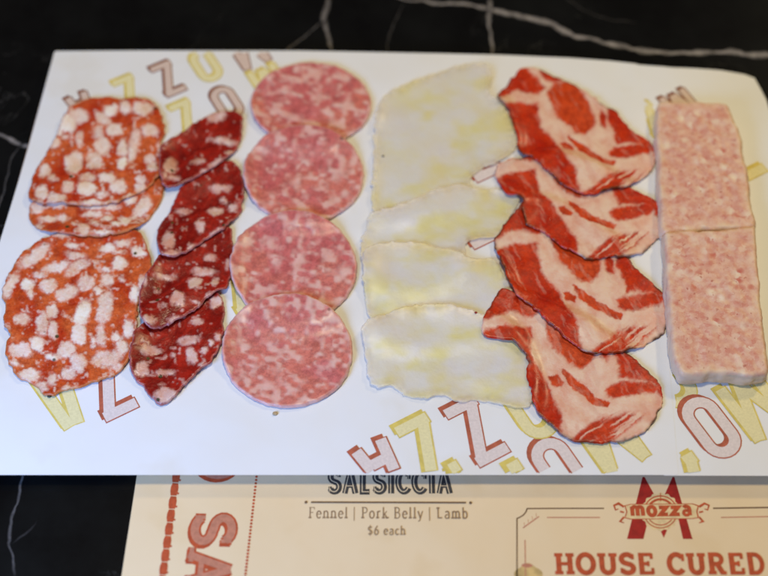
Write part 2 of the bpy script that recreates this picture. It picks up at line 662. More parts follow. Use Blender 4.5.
# ------------------------------------------------------------------ the counter
def veined_counter():
    X0, X1, Y0, Y1, s = -0.42, 0.42, -0.30, 0.42, 0.0032
    base = [(-1.2, -0.9), (1.2, -0.9), (1.2, 1.6), (-1.2, 1.6)]
    o = link('marble_counter', [(x, y, -0.03) for x, y in base] + [(x, y, 0) for x, y in base],
             [(3, 2, 1, 0), (4, 5, 6, 7), (0, 1, 5, 4), (1, 2, 6, 5), (2, 3, 7, 6), (3, 0, 4, 7)], M_MARBLE, smooth=False)
    tag(o, 'polished black marble counter crossed by thin pale veins', 'counter', kind='structure')
    veins = [
        ([(380, -8), (406, 0), (440, 3), (464, 5), (486, 9), (502, 13), (519, 16), (537, 19), (554, 25), (566, 32), (584, 38), (602, 43), (619, 47), (644, 52), (670, 54), (700, 53), (729, 51), (768, 56), (800, 60)],
         [0.0016, 0.0022, 0.0022, 0.0022, 0.0030, 0.0036, 0.0040, 0.0036, 0.0032, 0.0036, 0.0034, 0.0034, 0.0034, 0.0040, 0.0042, 0.0040, 0.0040, 0.0040, 0.004], 1.0),
        ([(491, -6), (490, 10), (489, 25), (492, 40), (492, 60)], [0.0022, 0.0026, 0.0018, 0.0016, 0.0012], 0.75),
        ([(329, -6), (327, 8), (324, 20), (327, 32), (331, 42), (333, 60)], [0.0032, 0.0034, 0.0026, 0.0028, 0.002, 0.0012], 0.6),
        ([(324, 20), (305, 38), (290, 47), (282, 60)], [0.0014, 0.0012, 0.0014, 0.001], 0.3),
        ([(-20, 131), (0, 134), (9, 138), (18, 142), (30, 146), (48, 150)], [0.0022, 0.0028, 0.0028, 0.0026, 0.0022, 0.002], 0.9),
        ([(24, 140), (12, 160), (5, 180), (2, 200), (-4, 215)], [0.001] * 5, 0.22),
        ([(25, 465), (22, 480), (18, 500), (12, 520), (10, 535), (10, 545), (14, 556), (14, 580)], [0.0011, 0.0011, 0.0011, 0.0012, 0.0014, 0.0012, 0.0011, 0.001], 0.32),
        ([(10, 545), (20, 538), (33, 528), (40, 520)], [0.001] * 4, 0.10),
        ([(404, 2), (396, 20), (388, 40), (384, 60)], [0.001] * 4, 0.15),
        ([(560, -5), (580, 8), (604, 18), (640, 24)], [0.001] * 4, 0.12),
    ]
    V, F, A = [], [], []
    for k, (pp, wd, st) in enumerate(veins):
        P = unproj(pp, 0.0)
        d = np.concatenate([[0], np.cumsum(np.linalg.norm(np.diff(P, axis=0), axis=1))])
        s_ = np.arange(0, d[-1], 0.0012)
        Q = np.stack([np.interp(s_, d, P[:, 0]), np.interp(s_, d, P[:, 1])], 1)
        Q = Q + (np.stack([fbm(s_ * 120, s_ * 0 + k, 3), fbm(s_ * 120, s_ * 0 + k, 9)], 1) - 0.5) * 0.0032
        W = 0.62 * np.interp(s_, d, wd) * (0.6 + 0.9 * vnoise(s_ * 220, s_ * 0 + k, 5))
        T = np.gradient(Q, axis=0)
        T /= np.linalg.norm(T, axis=1)[:, None]
        N = np.stack([-T[:, 1], T[:, 0]], 1)
        b = len(V)
        offs = (-0.9, -0.35, 0, 0.35, 0.9)
        prof = (0, 0.7, 1, 0.8, 0)
        for i in range(len(Q)):
            fade = min(1, i / 6, (len(Q) - 1 - i) / 6)
            for o_, p_ in zip(offs, prof):
                q = Q[i] + N[i] * W[i] * o_
                V.append((q[0], q[1], 0.00004 + k * 0.000006))
                A.append(p_ * st * fade)
        for i in range(len(Q) - 1):
            for j in range(4):
                F.append((b + i * 5 + j + 1, b + i * 5 + j, b + (i + 1) * 5 + j, b + (i + 1) * 5 + j + 1))
    F2 = []
    for f in F:
        a, bb, c = (V[i] for i in f[:3])
        sgn = (bb[0] - a[0]) * (c[1] - a[1]) - (bb[1] - a[1]) * (c[0] - a[0])
        F2.append(f if sgn > 0 else f[::-1])
    link('vein', V, F2, M_MARBLE, o, attrs={'vein': A})
    return o


veined_counter()


# ------------------------------------------------------------------ slabs with rounded rims
def plate(name, loop, z0, z1, material, r=0.0008, parent=None, smooth=True, spacing=None):
    """a flat sheet or board from a closed outline, rounded along its rim"""
    n = len(loop)
    c = loop.mean(0)

    def inset(P, d):
        T = np.roll(P, -1, 0) - np.roll(P, 1, 0)
        T /= np.linalg.norm(T, axis=1)[:, None]
        N = np.stack([-T[:, 1], T[:, 0]], 1)
        if (N * (c - P)).sum() < 0:
            N = -N
        return P + N * d
    rings = [(inset(loop, r), z0), (loop, z0 + r), (loop, z1 - r), (inset(loop, r * 0.3), z1 - r * 0.3), (inset(loop, r), z1)]
    V, F = [], []
    for P, z in rings:
        V += [(p[0], p[1], z) for p in P]
    area2 = sum(loop[i][0] * loop[(i + 1) % n][1] - loop[(i + 1) % n][0] * loop[i][1] for i in range(n))
    for k in range(len(rings) - 1):
        for i in range(n):
            j = (i + 1) % n
            f = (k * n + i, k * n + j, (k + 1) * n + j, (k + 1) * n + i)
            F.append(f if area2 > 0 else f[::-1])
    top = tuple((len(rings) - 1) * n + i for i in range(n))
    bot = tuple(range(n))[::-1]
    if area2 < 0:
        top, bot = top[::-1], bot[::-1]
    F += [top, bot]
    return link(name, V, F, material, parent, smooth=False)


# wooden board under the paper
B = unproj([(53.4, 53.0), (640, 70), (700, 110), (760, 440), (740, 462), (-40, 462), (-56, 440)], 0.008)
bl = []
for i in range(len(B)):
    a, b = B[i], B[(i + 1) % len(B)]
    for t in np.linspace(0, 1, 24, endpoint=False):
        bl.append(a + (b - a) * t)
board = plate('serving_board', np.array(bl), 0.0002, ZP - 0.0008, M_WOOD, 0.0010)
tag(board, 'thin brown wooden serving board hidden under the printed paper', 'serving board')

# menu card on the counter, under the board
MZ = 0.0006
ml = []
MC = unproj([(151.5, 380), (110, 650), (860, 650), (840, 380)], MZ)
for i in range(4):
    a, b = MC[i], MC[(i + 1) % 4]
    for t in np.linspace(0, 1, 12, endpoint=False):
        ml.append(a + (b - a) * t)
menu = plate('menu_card', np.array(ml), 0.0001, MZ, M_MENU, 0.00015)
tag(menu, 'cream menu card with red lettering lying under the front of the paper', 'menu')


# ------------------------------------------------------------------ liner paper, two sheets
def sheet(name, corners, dz, label, spacing=0.004):
    P = unproj(corners, ZP)
    pts = []
    n = len(P)
    for i in range(n):
        a, b = P[i], P[(i + 1) % n]
        k = max(1, int(np.linalg.norm(b - a) / spacing))
        for t in range(k):
            pts.append(a + (b - a) * t / k)
    V, F, nb = mesh_region(np.array(pts), spacing)
    z = paper_z(V[:, 0], V[:, 1]) + dz
    top = []
    for f in F:
        a, b, c = V[f[0]], V[f[1]], V[f[2]]
        top.append(f if (b[0] - a[0]) * (c[1] - a[1]) - (b[1] - a[1]) * (c[0] - a[0]) > 0 else f[::-1])
    nv = len(V)
    cnt = {(f[i], f[(i + 1) % 3]) for f in top for i in range(3)}
    faces = list(top) + [tuple(i + nv for i in f[::-1]) for f in top]
    both = np.vstack([np.column_stack([V, z]), np.column_stack([V, z - 0.00005])])
    faces += [(b + 2 * nv, a + 2 * nv, a + 3 * nv, b + 3 * nv) for a, b in cnt if (b, a) not in cnt]
    o = link(name, np.vstack([both, both]), faces, M_PAPER)
    tag(o, label, 'paper', 'printed liner papers')
    return o


sheet_a = sheet('liner_paper', [(54.5, 52.0), (56.5, 51.2), (140, 50.6), (300, 50.8), (360, 52), (440, 53.6), (500, 55), (570, 58), (610, 61), (637, 64),
                                (650, 160), (664, 300), (678.5, 475), (384, 475), (0, 475), (-64, 475), (-58, 455), (-20, 305), (1, 238), (18, 183), (29, 145)], 0.00008,
                'wide cream paper printed with big letters under the salami, cheese and coppa')
sheet_b = sheet('liner_paper', [(622, 63.5), (655, 66), (673, 67.3), (723, 66.2), (747, 67.6), (757, 70.3), (763, 83), (768, 95), (785, 170), (835, 420), (846, 476), (664, 475.5), (640, 240)], 0.0,
                'narrow cream paper with a rounded corner under the two terrine slabs')


# ------------------------------------------------------------------ letters printed on the papers
def letter_strokes(ch):
    """skeleton in a box 0..0.62 wide, 0..1 high"""
    W = 0.56
    if ch == 'Z':
        return [([(0.02, 0.915), (W - 0.03, 0.915)], False), ([(0.02, 0.085), (W - 0.03, 0.085)], False), ([(W - 0.125, 0.90), (0.115, 0.10)], False)]
    if ch == 'O':
        r = W / 2 - 0.09
        cx = W / 2
        top = arc(cx, 0.91 - r, r, r, 0, 180, 12)
        bot = arc(cx, 0.09 + r, r, r, 180, 360, 12)
        return [(top + bot, True)]
    if ch == 'A':
        return [([(0.09, 0.0), (0.22, 1.0)], False), ([(0.47, 0.0), (0.34, 1.0)], False), ([(0.16, 0.30), (0.40, 0.30)], False)]
    if ch == 'M':
        return [([(0.09, 0.0), (0.09, 0.93)], False), ([(0.09, 0.93), (0.36, 0.06)], False), ([(0.36, 0.06), (0.63, 0.93)], False), ([(0.63, 0.93), (0.63, 0.0)], False)]
    return []


def put_letter(pr, ch, red, px, py, cap, rot=209.5, sw=0.17, clip=None):
    """centre of the letter at photo pixel (px,py); cap height in metres"""
    c = unproj([(px, py)], ZP)[0]
    t = R(rot)
    rx = np.array([math.cos(t), math.sin(t)])
    ry = np.array([-math.sin(t), math.cos(t)])
    wbox = 0.72 if ch == 'M' else 0.56
    dark, light = (0, 1) if red else (2, 3)

    def tr(p):
        return c + ((p[0] - wbox / 2) * cap) * rx + ((p[1] - 0.5) * cap) * ry
    st = letter_strokes(ch)
    off = (rx * 0.03 + ry * -0.06) * cap
    for pts, cl in st:
        P = np.array([tr(p) for p in pts])
        pr.ribbon(P + off, sw * cap, dark, cl)
    for pts, cl in st:
        P = np.array([tr(p) for p in pts])
        pr.ribbon(P, sw * cap + 0.0008, dark, cl)
    for pts, cl in st:
        P = np.array([tr(p) for p in pts])
        if not cl:      # pull the ends in so the outline closes round them
            P = P.copy()
            d0 = (P[1] - P[0]) / np.linalg.norm(P[1] - P[0])
            d1 = (P[-2] - P[-1]) / np.linalg.norm(P[-2] - P[-1])
            P[0] += d0 * 0.0005
            P[-1] += d1 * 0.0005
        pr.ribbon(P, sw * cap - 0.0005, light, cl)


def clip_print(pr, loop):
    """drop ink outside the sheet"""
    v = np.array(pr.v)[:, :2]
    ok = inside(v, loop)
    keep = [all(ok[i] for i in f) for f in pr.f]
    pr.f = [f for f, k in zip(pr.f, keep) if k]
    pr.m = [m for m, k in zip(pr.m, keep) if k]
    used = sorted({i for f in pr.f for i in f})
    mp = {u: i for i, u in enumerate(used)}
    pr.v = [pr.v[i] for i in used]
    pr.f = [tuple(mp[i] for i in f) for f in pr.f]


def letters(rows, zf, loop, parent):
    for k, a in enumerate(rows):
        pr = Print(INKS if a[4] > 0.03 else SMALL_INKS, zf, 0.00003 + (k % 4) * 0.00006)
        put_letter(pr, *a)
        clip_print(pr, loop)
        if pr.f:
            pr.build('printed_letter', parent)


INKS = [M_RED, M_PINK, M_YEL, M_PALE]
SMALL_INKS = [M_RUST, M_BUFF, M_YEL, M_PALE]
BIG, SML = 0.0345, 0.0245
letters([('A', 1, 84, 110, SML), ('Z', 0, 130, 93, SML), ('Z', 1, 168, 79, SML), ('O', 0, 206, 66, SML), ('M', 1, 250, 53, SML),
         ('Z', 0, 187, 118, SML), ('O', 1, 227, 103, SML), ('M', 0, 270, 83, SML),
         # front left
         ('A', 0, 60, 398, BIG), ('Z', 1, 108, 387, BIG),
         # front middle
         ('A', 1, 386, 474, BIG), ('Z', 0, 427, 449, BIG), ('Z', 1, 476, 431, BIG), ('O', 0, 530, 408, BIG), ('Z', 0, 457, 500, BIG),
         ('Z', 0, 521, 497, BIG), ('O', 1, 560, 469, BIG), ('M', 0, 612, 442, BIG),
         # glimpsed between the slices
         ('Z', 1, 474, 154, BIG), ('Z', 1, 471, 219, BIG), ('Z', 0, 240, 285, BIG)],
        lambda x, y: paper_z(x, y) + 0.00008,
        unproj([(54.5, 51.6), (140, 51.2), (300, 51.4), (360, 52.6), (440, 54.2), (500, 55.6), (570, 58.6), (610, 61.6), (636, 64.6),
                (650, 160), (664, 300), (678, 474.4), (384, 474.4), (-60, 474.4), (-20, 305), (1, 239)], ZP), sheet_a)
letters([('M', 1, 684, 108, SML), ('O', 1, 711, 427, BIG), ('M', 0, 757, 408, BIG), ('Z', 0, 698, 489, BIG), ('O', 0, 668, 378, BIG),
         ('Z', 0, 652, 120, SML), ('Z', 0, 735, 155, BIG)], paper_z,
        unproj([(640, 67), (673, 68), (747, 69), (790, 200), (840, 474.8), (681, 474.8), (664, 300)], ZP), sheet_b)


# ------------------------------------------------------------------ the menu's print
def G(ch):
    """glyph skeletons: list of (points, width factor, closed). Cap height 1, x-height 0.66"""
    S = []

    def s(p, w_=1.0, c_=False):
        S.append((p, w_, c_))
    if ch == 'H':
        s([(.2, 0), (.2, 1)]); s([(.7, 0), (.7, 1)]); s([(.2, .5), (.7, .5)], .7); adv = .9; sf = [(.2, 0), (.2, 1), (.7, 0), (.7, 1)]
    elif ch == 'O':
        s(arc(.45, .5, .34, .43, 0, 345, 24), 1, True); adv = .92; sf = []
    elif ch == 'U':
        s([(.2, 1), (.2, .35)] + arc(.45, .35, .25, .28, 180, 360, 12) + [(.7, 1)]); adv = .9; sf = [(.2, 1), (.7, 1)]
    elif ch == 'S':
        s(arc(.38, .72, .25, .21, 20, 265, 14) + arc(.38, .28, .26, .21, 85, -160, 14)); adv = .76; sf = []
        s([(.63, .70), (.63, .95)], .55); s([(.12, .06), (.12, .30)], .55)
    elif ch == 'E':
        s([(.2, 0), (.2, 1)]); s([(.08, .93), (.68, .93)], .7); s([(.08, .07), (.7, .07)], .7); s([(.2, .5), (.52, .5)], .7)
        s([(.66, .72), (.66, .98)], .6); s([(.68, .02), (.68, .30)], .6); s([(.5, .38), (.5, .62)], .5); adv = .8; sf = []
    elif ch == 'C':
        s(arc(.45, .5, .34, .43, 40, 322, 20)); s([(.74, .62), (.74, .96)], .55); adv = .84; sf = []
    elif ch == 'R':
        s([(.2, 0), (.2, 1)]); s([(.08, .93), (.45, .93)] + arc(.45, .71, .22, .22, 90, -90, 10) + [(.2, .49)], .85); s([(.45, .48), (.68, .04)]); s([(.6, .07), (.84, .07)], .7)
        adv = .88; sf = [(.2, 0)]
    elif ch == 'D':
        s([(.2, 0), (.2, 1)]); s([(.08, .93), (.4, .93)] + arc(.4, .5, .32, .43, 90, -90, 16) + [(.08, .07)], .85); adv = .88; sf = []
    elif ch == 'A':
        s([(.12, 0), (.42, 1)], .9); s([(.42, 1), (.74, 0)]); s([(.22, .32), (.64, .32)], .7); adv = .86; sf = [(.12, 0), (.74, 0)]
    elif ch == 'L':
        s([(.2, 1), (.2, .07), (.6, .07)]); adv = .7; sf = [(.2, 1)]
    elif ch == 'I':
        s([(.2, 0), (.2, 1)]); adv = .4; sf = [(.2, 0), (.2, 1)]
    elif ch == 'F':
        s([(.2, 0), (.2, 1)]); s([(.1, .96), (.62, .96)], .6); s([(.2, .52), (.5, .52)], .6); s([(.62, .96), (.62, .78)], .5); adv = .66; sf = [(.2, 0)]
    elif ch == 'P':
        s([(.2, 0), (.2, 1)]); s([(.1, .97), (.4, .97)] + arc(.4, .73, .22, .24, 90, -90, 10) + [(.2, .49)], .75); adv = .68; sf = [(.2, 0)]
    elif ch == 'B':
        s([(.2, 0), (.2, 1)]); s([(.1, .97), (.4, .97)] + arc(.4, .75, .2, .22, 90, -90, 8) + [(.2, .53)], .75)
        s([(.2, .53), (.42, .53)] + arc(.42, .28, .23, .25, 90, -90, 8) + [(.1, .03)], .75); adv = .74; sf = []
    elif ch == 'e':
        s([(.1, .36), (.5, .36)], .6); s(arc(.3, .33, .21, .31, 5, 320, 16)); adv = .56; sf = []
    elif ch == 'n':
        s([(.14, 0), (.14, .66)]); s(arc(.32, .44, .18, .2, 165, 0, 9) + [(.5, 0)]); adv = .63; sf = [(.14, 0), (.5, 0)]
    elif ch == 'm':
        s([(.14, 0), (.14, .66)]); s(arc(.3, .44, .16, .2, 165, 0, 9) + [(.46, 0)]); s(arc(.62, .44, .16, .2, 165, 0, 9) + [(.78, 0)]); adv = .92; sf = [(.14, 0), (.46, 0), (.78, 0)]
    elif ch == 'h':
        s([(.14, 0), (.14, 1)]); s(arc(.32, .44, .18, .2, 165, 0, 9) + [(.5, 0)]); adv = .63; sf = [(.14, 0), (.5, 0)]
    elif ch == 'l':
        s([(.16, 0), (.16, 1)]); adv = .32; sf = [(.16, 0)]
    elif ch == 'o':
        s(arc(.31, .33, .22, .31, 0, 340, 18), 1, True); adv = .62; sf = []
    elif ch == 'r':
        s([(.14, 0), (.14, .66)]); s(arc(.32, .44, .17, .2, 170, 60, 7)); adv = .46; sf = [(.14, 0)]
    elif ch == 'k':
        s([(.14, 0), (.14, 1)]); s([(.46, .64), (.16, .28)], .7); s([(.25, .38), (.52, 0)]); adv = .58; sf = [(.14, 0), (.52, 0)]
    elif ch == 'y':
        s([(.06, .66), (.28, .05)]); s([(.5, .66), (.22, -.18), (.08, -.24)], .75); adv = .56; sf = []
    elif ch == 'a':
        s(arc(.28, .46, .18, .18, 150, 0, 8) + [(.46, 0)]); s(arc(.26, .18, .17, .17, 60, 330, 10), .8); adv = .58; sf = []
    elif ch == 'b':
        s([(.14, 0), (.14, 1)]); s(arc(.32, .33, .2, .31, 150, -150, 14)); adv = .62; sf = []
    elif ch == 'c':
        s(arc(.3, .33, .21, .31, 45, 318, 14)); adv = .53; sf = []
    elif ch == 'z':
        s([(.05, .58), (.5, .58), (.1, .08), (.56, .08)]); adv = .62; sf = []
    elif ch == '$':
        s(arc(.3, .70, .2, .2, 30, 265, 12) + arc(.3, .27, .2, .2, 85, -150, 12)); s([(.3, -.1), (.3, 1.1)], .5); adv = .62; sf = []
    elif ch == '6':
        s(arc(.31, .3, .21, .28, 0, 340, 16), 1, True); s([(.12, .34), (.2, .7), (.44, 1.0)]); adv = .62; sf = []
    elif ch == '|':
        s([(.1, -.2), (.1, 1)], .6); adv = .22; sf = []
    else:
        adv = .3; sf = []
    return S, adv, sf


def measure(txt, xs, gap):
    return sum(G(c)[1] * xs + gap for c in txt) - gap


def put_text(pr, txt, p0, p1, cap, mi, weight, xs=1.0, serif=0.0, gap=0.04, outline=None, grow=0.0, shift=(0, 0)):
    """text whose baseline runs from photo pixel p0 to p1 on the menu; cap height in metres; stretched to fit"""
    a, b = unproj([p0, p1], MZ)
    L = np.linalg.norm(b - a)
    rx = (b - a) / L
    ry = np.array([-rx[1], rx[0]])
    unit = L / measure(txt, 1.0, gap)      # metres per x unit
    x = 0.0
    for ch in txt:
        S, adv, sf = G(ch)

        def tr(p):
            return a + (x + p[0] + shift[0]) * unit * rx + (p[1] + shift[1]) * cap * ry
        for pts, wf, cl in S:
            P = np.array([tr(p) for p in pts])
            pr.ribbon(P, weight * wf * cap + grow, mi, cl, dense=0.002)
        if serif:
            for q in sf:
                yy = q[1] + (serif * 0.28 if q[1] < .5 else -serif * 0.28)
                P = np.array([tr((q[0] - serif * .62, yy)), tr((q[0] + serif * .62, yy))])
                pr.ribbon(P, serif * 0.55 * cap + grow, mi, dense=0.002)
        x += adv + gap


def mpt(*p):
    return unproj(p, MZ)


flat = lambda x, y: np.full(np.shape(x), MZ)
# black heading
pr = Print([M_INK, M_MENU], flat)
put_text(pr, 'SALSICCIA', (328, 493.5), (452, 493.5), 0.0118, 0, 0.24, gap=0.10)
put_text(pr, 'SALSICCIA', (328, 493.5), (452, 493.5), 0.0118, 1, 0.035, gap=0.10, shift=(-0.035, 0.0))
pr.build('heading', menu)
# small lines
pr = Print([M_TAUPE, M_BROWN], flat)
put_text(pr, 'Fennel | Pork Belly | Lamb', (308, 518.3), (468, 518.8), 0.0056, 0, 0.105, serif=0.24, gap=0.12)
put_text(pr, '$6 each', (367.5, 535), (405.5, 535), 0.0044, 0, 0.105, serif=0.22, gap=0.10)
pr.ribbon(mpt((311, 502.4), (466, 502.8)), 0.00075, 1)
for q in ((306, 502.4), (470.5, 503)):
    c = mpt(q)[0]
    pr.poly([c + 0.0007 * np.array([math.cos(t), math.sin(t)]) for t in np.linspace(0, 6.283, 10, endpoint=False)], 1)
pr.build('lettering', menu)
# red slab heading
pr = Print([M_MRED, M_MPINK], flat)
put_text(pr, 'HOUSE', (555, 574.5), (656, 574.5), 0.0102, 0, 0.235, serif=0.30, gap=0.05)
put_text(pr, 'CURED', (668, 574.5), (767, 574.5), 0.0102, 0, 0.235, serif=0.30, gap=0.05)
pr.build('heading', menu)


# big letters running down the left column, turned a quarter
pr = Print([M_MDARKRED, M_MPINK, M_MRED], flat)
for ch, p0, p1 in (('S', (193.5, 511.5), (190.0, 546.5)), ('A', (189.0, 549), (184.5, 588)), ('O', (199.5, 443), (196.0, 480.5))):
    put_text(pr, ch, p0, p1, 0.0198, 2, 0.235, serif=0.26 if ch != 'S' else 0.2, grow=0.0010)
    put_text(pr, ch, p0, p1, 0.0198, 2, 0.235, serif=0.26 if ch != 'S' else 0.2, grow=0.0006, shift=(0.05, -0.03))
    put_text(pr, ch, p0, p1, 0.0198, 1, 0.235, serif=0.26 if ch != 'S' else 0.2, grow=-0.0008)
pr.build('heading', menu)
# rope edge and dotted rule beside it
pr = Print([M_MRED], flat)
y = 470.0
while y < 600:
    x = 175.5 - (y - 476) * 0.137
    P = mpt((x + 0.9, y), (x + 0.2, y + 4), (x - 0.4, y + 8), (x - 0.9, y + 12.4))
    pr.ribbon(P, [0.0026, 0.0036, 0.0036, 0.0028], 0)
    pr.ribbon(mpt((x + 1.6, y + 9.4), (x + 4.4, y + 10.6)), 0.0009, 0)
    pr.ribbon(mpt((x + 1.6, y + 3.0), (x + 3.6, y + 2.4)), 0.0008, 0)
    y += 13.2
pr.build('rope_border', menu)
pr = Print([M_MRED], flat)
y = 470.0
while y < 600:
    x = 256.6 - (y - 476) * 0.113
    c = mpt((x, y))[0]
    pr.poly([c + 0.00062 * np.array([math.cos(t), math.sin(t)]) for t in np.linspace(0, 6.283, 9, endpoint=False)], 0)
    y += 3.35
pr.build('dotted_rule', menu)

# frame of the right-hand box
pr = Print([M_BROWN, M_MPINK, M_GOLD, M_INK], flat)
pr.ribbon(np.vstack([mpt((518, 620), (517, 576), (517, 518.5)), mpt((520, 517.2), (523.5, 515), (526, 511.8), (527.2, 508.6)), mpt((560, 508.4), (604, 508.4))]), 0.00065, 0)
pr.ribbon(mpt((547, 517.5), (600, 517.5)), 0.0005, 1)
pr.ribbon(mpt((525, 540), (525.5, 576), (526, 600)), 0.0005, 1)
for q in range(7):      # leaf sprig in the corner
    a0 = (524.5 + q * 2.0, 526 - q * 1.5)
    pr.ribbon(mpt(a0, (a0[0] + (3 if q % 2 else -0.5), a0[1] - (0.4 if q % 2 else 3.6))), [0.0002, 0.0010, 0.0002], 1)
pr.ribbon(mpt((523, 528), (539, 516.5)), 0.0005, 1)
pr.build('border', menu)
pr = Print([M_BROWN, M_MPINK, M_GOLD, M_INK], flat)
c = mpt((528.5, 577))[0]
pr.poly([c + 0.0062 * (1 + 0.08 * math.sin(5 * t)) * np.array([math.cos(t), math.sin(t)]) for t in np.linspace(0, 6.283, 40, endpoint=False)], 2)
pr.poly([mpt((527, 565.5))[0] + 0.0017 * np.array([1.5 * math.cos(t), 0.6 * math.sin(t)]) for t in np.linspace(0, 6.283, 16, endpoint=False)], 1)
pr.build('round_emblem', menu)
pr = Print([M_BROWN, M_MPINK], flat)
pr.ribbon(mpt((713, 508.3), (768, 507.5), (820, 507)), 0.00075, 0)
pr.ribbon(mpt((721, 517.5), (768, 516.6), (820, 516)), 0.0005, 1)
pr.build('border', menu)

# crest: red M behind a medallion and a banner
def tp(*p):
    return mpt(*[(500 + x / 4.0, 450 + y_ / 4.0) for x, y_ in p])


crest_print = Print([M_MDARKRED, M_TAN, M_MRED, M_MENU, M_BROWN], flat)
pr = crest_print
pr.poly(tp((508, 356), (574, 356), (603, 236), (655, 352), (704, 236), (732, 356), (772, 356), (768, 350), (697, 108), (690, 108), (640, 220), (578, 108), (570, 108)), 0)
sc = []
for i in range(72):
    t = 2 * math.pi * i / 72
    r = 76 * (1 + 0.045 * math.cos(16 * t))
    sc.append((642 + r * math.cos(t), 248 + r * 0.98 * math.sin(t)))
pr.poly(tp(*sc[::-1]), 1)
for rr, a0, a1, wd in ((66, 195, 345, 0.0006), (52, 205, 335, 0.0011), (66, 20, 160, 0.0005), (54, 35, 145, 0.0005)):
    pr.ribbon(tp(*arc(642, 248, rr, rr * .97, a0, a1, 24)), wd, 2, dense=0.01)
pr.ribbon(tp((642, 172), (642, 205)), 0.0004, 2)
pr.poly(tp((497, 222), (520, 216), (770, 214), (796, 222), (790, 247), (796, 272), (770, 276), (520, 278), (497, 272), (505, 247)), 2)
pr.poly(tp((502, 224), (522, 219), (768, 217), (790, 225), (785, 247), (790, 270), (768, 273), (522, 275), (502, 270), (510, 247)), 1)
for sx in (1, -1):
    m_ = lambda x: 646 + sx * x
    pr.ribbon(tp((m_(-150), 228), (m_(-172), 214), (m_(-190), 222), (m_(-184), 240), (m_(-172), 236)), [0.0010, 0.0012, 0.0008, 0.0006, 0.0004], 2)
    pr.ribbon(tp((m_(-150), 268), (m_(-166), 286), (m_(-150), 292)), [0.0009, 0.0009, 0.0004], 2)
    pr.ribbon(tp((m_(-166), 246), (m_(-150), 250)), 0.0008, 2)
put_text(pr, 'mozza', (630.5, 516.0), (692.0, 515.4), 0.0070, 2, 0.27, gap=0.10)
pr.build('crest', menu)

# ================================================================== the food
M_FINO = meat('fennel_salami', (0.52, 0.030, 0.005), (0.66, 0.100, 0.018), (0.86, 0.64, 0.44), (0.94, 0.85, 0.72), (0.55, 0.20, 0.06), tint=(0.72, 0.135, 0.030), rough=0.36, grain=800, fleck=0.10, pepper=0.12, sss=0.06)
M_SALAMI = meat('dark_salami', (0.22, 0.004, 0.002), (0.46, 0.016, 0.005), (0.70, 0.33, 0.22), (0.82, 0.60, 0.50), (0.46, 0.17, 0.15), rough=0.32, grain=800, fleck=0.03, pepper=0.20, spec=0.30, sss=0.06, coat=0.35)
M_COTTO = meat('cooked_salami', (0.62, 0.130, 0.120), (0.68, 0.185, 0.165), (0.80, 0.47, 0.37), (0.84, 0.58, 0.49), (0.78, 0.50, 0.44), tint=(0.72, 0.21, 0.14), rough=0.38, grain=700, fleck=0.0, pepper=0.05, ragged=0.06, smooth=0.5, coat=0.25)
M_COPPA = meat('coppa', (0.52, 0.016, 0.0015), (0.68, 0.046, 0.004), (0.76, 0.40, 0.27), (0.82, 0.57, 0.41), (0.10, 0.030, 0.008), tint=(0.70, 0.075, 0.010), rough=0.36, grain=900, fleck=0.0, spec=0.24, ragged=0.16, sss=0.04, smooth=0.7, coat=0.30)


def blobs(px, items, soft=1.6, warp=2.6, seed=0, vary=0.35):
    """share of fat from hand-placed grains (photo pixels: x, y, rx, ry, turn)"""
    wx = px[:, 0] + (fbm(px[:, 0] / 7, px[:, 1] / 7, seed) - 0.5) * 2 * warp
    wy = px[:, 1] + (fbm(px[:, 0] / 7, px[:, 1] / 7, seed + 40) - 0.5) * 2 * warp
    wx = wx + (fbm(px[:, 0] / 2.6, px[:, 1] / 2.6, seed + 11, 2) - 0.5) * 2 * warp * 0.55
    wy = wy + (fbm(px[:, 0] / 2.6, px[:, 1] / 2.6, seed + 61, 2) - 0.5) * 2 * warp * 0.55
    f = np.zeros(len(px))
    for it in items:
        x, y, a, b = it[:4]
        t = R(it[4]) if len(it) > 4 else 0
        dx, dy = wx - x, wy - y
        u = (dx * math.cos(t) + dy * math.sin(t)) / a
        v = (-dx * math.sin(t) + dy * math.cos(t)) / b
        d = (1 - (np.abs(u) ** 2.4 + np.abs(v) ** 2.4) ** (1 / 2.4)) * min(a, b)
        k = 1 - vary * ((x * 7.13 + y * 3.77) % 1.0)
        f = np.maximum(f, k * sstep(-soft, soft, d) * (0.86 + 0.14 * sstep(0, 3, d)))
    return f


def scale_items(items, ox, oy, k=0.25):
    return [(ox + i[0] * k, oy + i[1] * k, max(1.4, i[2] * k * 1.06), max(1.4, i[3] * k * 1.06), (i[4] if len(i) > 4 else 0)) for i in items]


# ---- column 1: fennel salami
t1 = scale_items([(572, 275, 40, 26), (500, 270, 20, 22), (410, 310, 30, 28), (440, 280, 28, 20), (455, 355, 30, 22), (315, 305, 40, 28), (270, 330, 35, 30), (600, 360, 32, 22),
                  (220, 408, 18, 22), (265, 388, 14, 12), (318, 395, 16, 30), (295, 490, 32, 45, 15), (180, 525, 22, 28), (405, 420, 28, 35), (375, 480, 28, 35), (540, 390, 20, 32, 10),
                  (490, 430, 20, 33), (528, 440, 16, 46, 10), (600, 475, 20, 18), (490, 490, 18, 22), (390, 365, 20, 22), (240, 350, 18, 28), (350, 555, 25, 18), (430, 555, 36, 20),
                  (610, 510, 22, 22), (560, 560, 18, 18), (210, 560, 18, 14), (640, 430, 10, 20)], 0, 40)
t2 = scale_items([(275, 20, 25, 22), (350, 25, 35, 25), (470, 15, 35, 28), (560, 20, 20, 18), (230, 70, 35, 25), (150, 95, 25, 22), (370, 85, 45, 14), (445, 90, 35, 14, -10),
                  (170, 40, 22, 30), (410, 50, 22, 12), (520, 60, 22, 14, -20)], 0, 184)
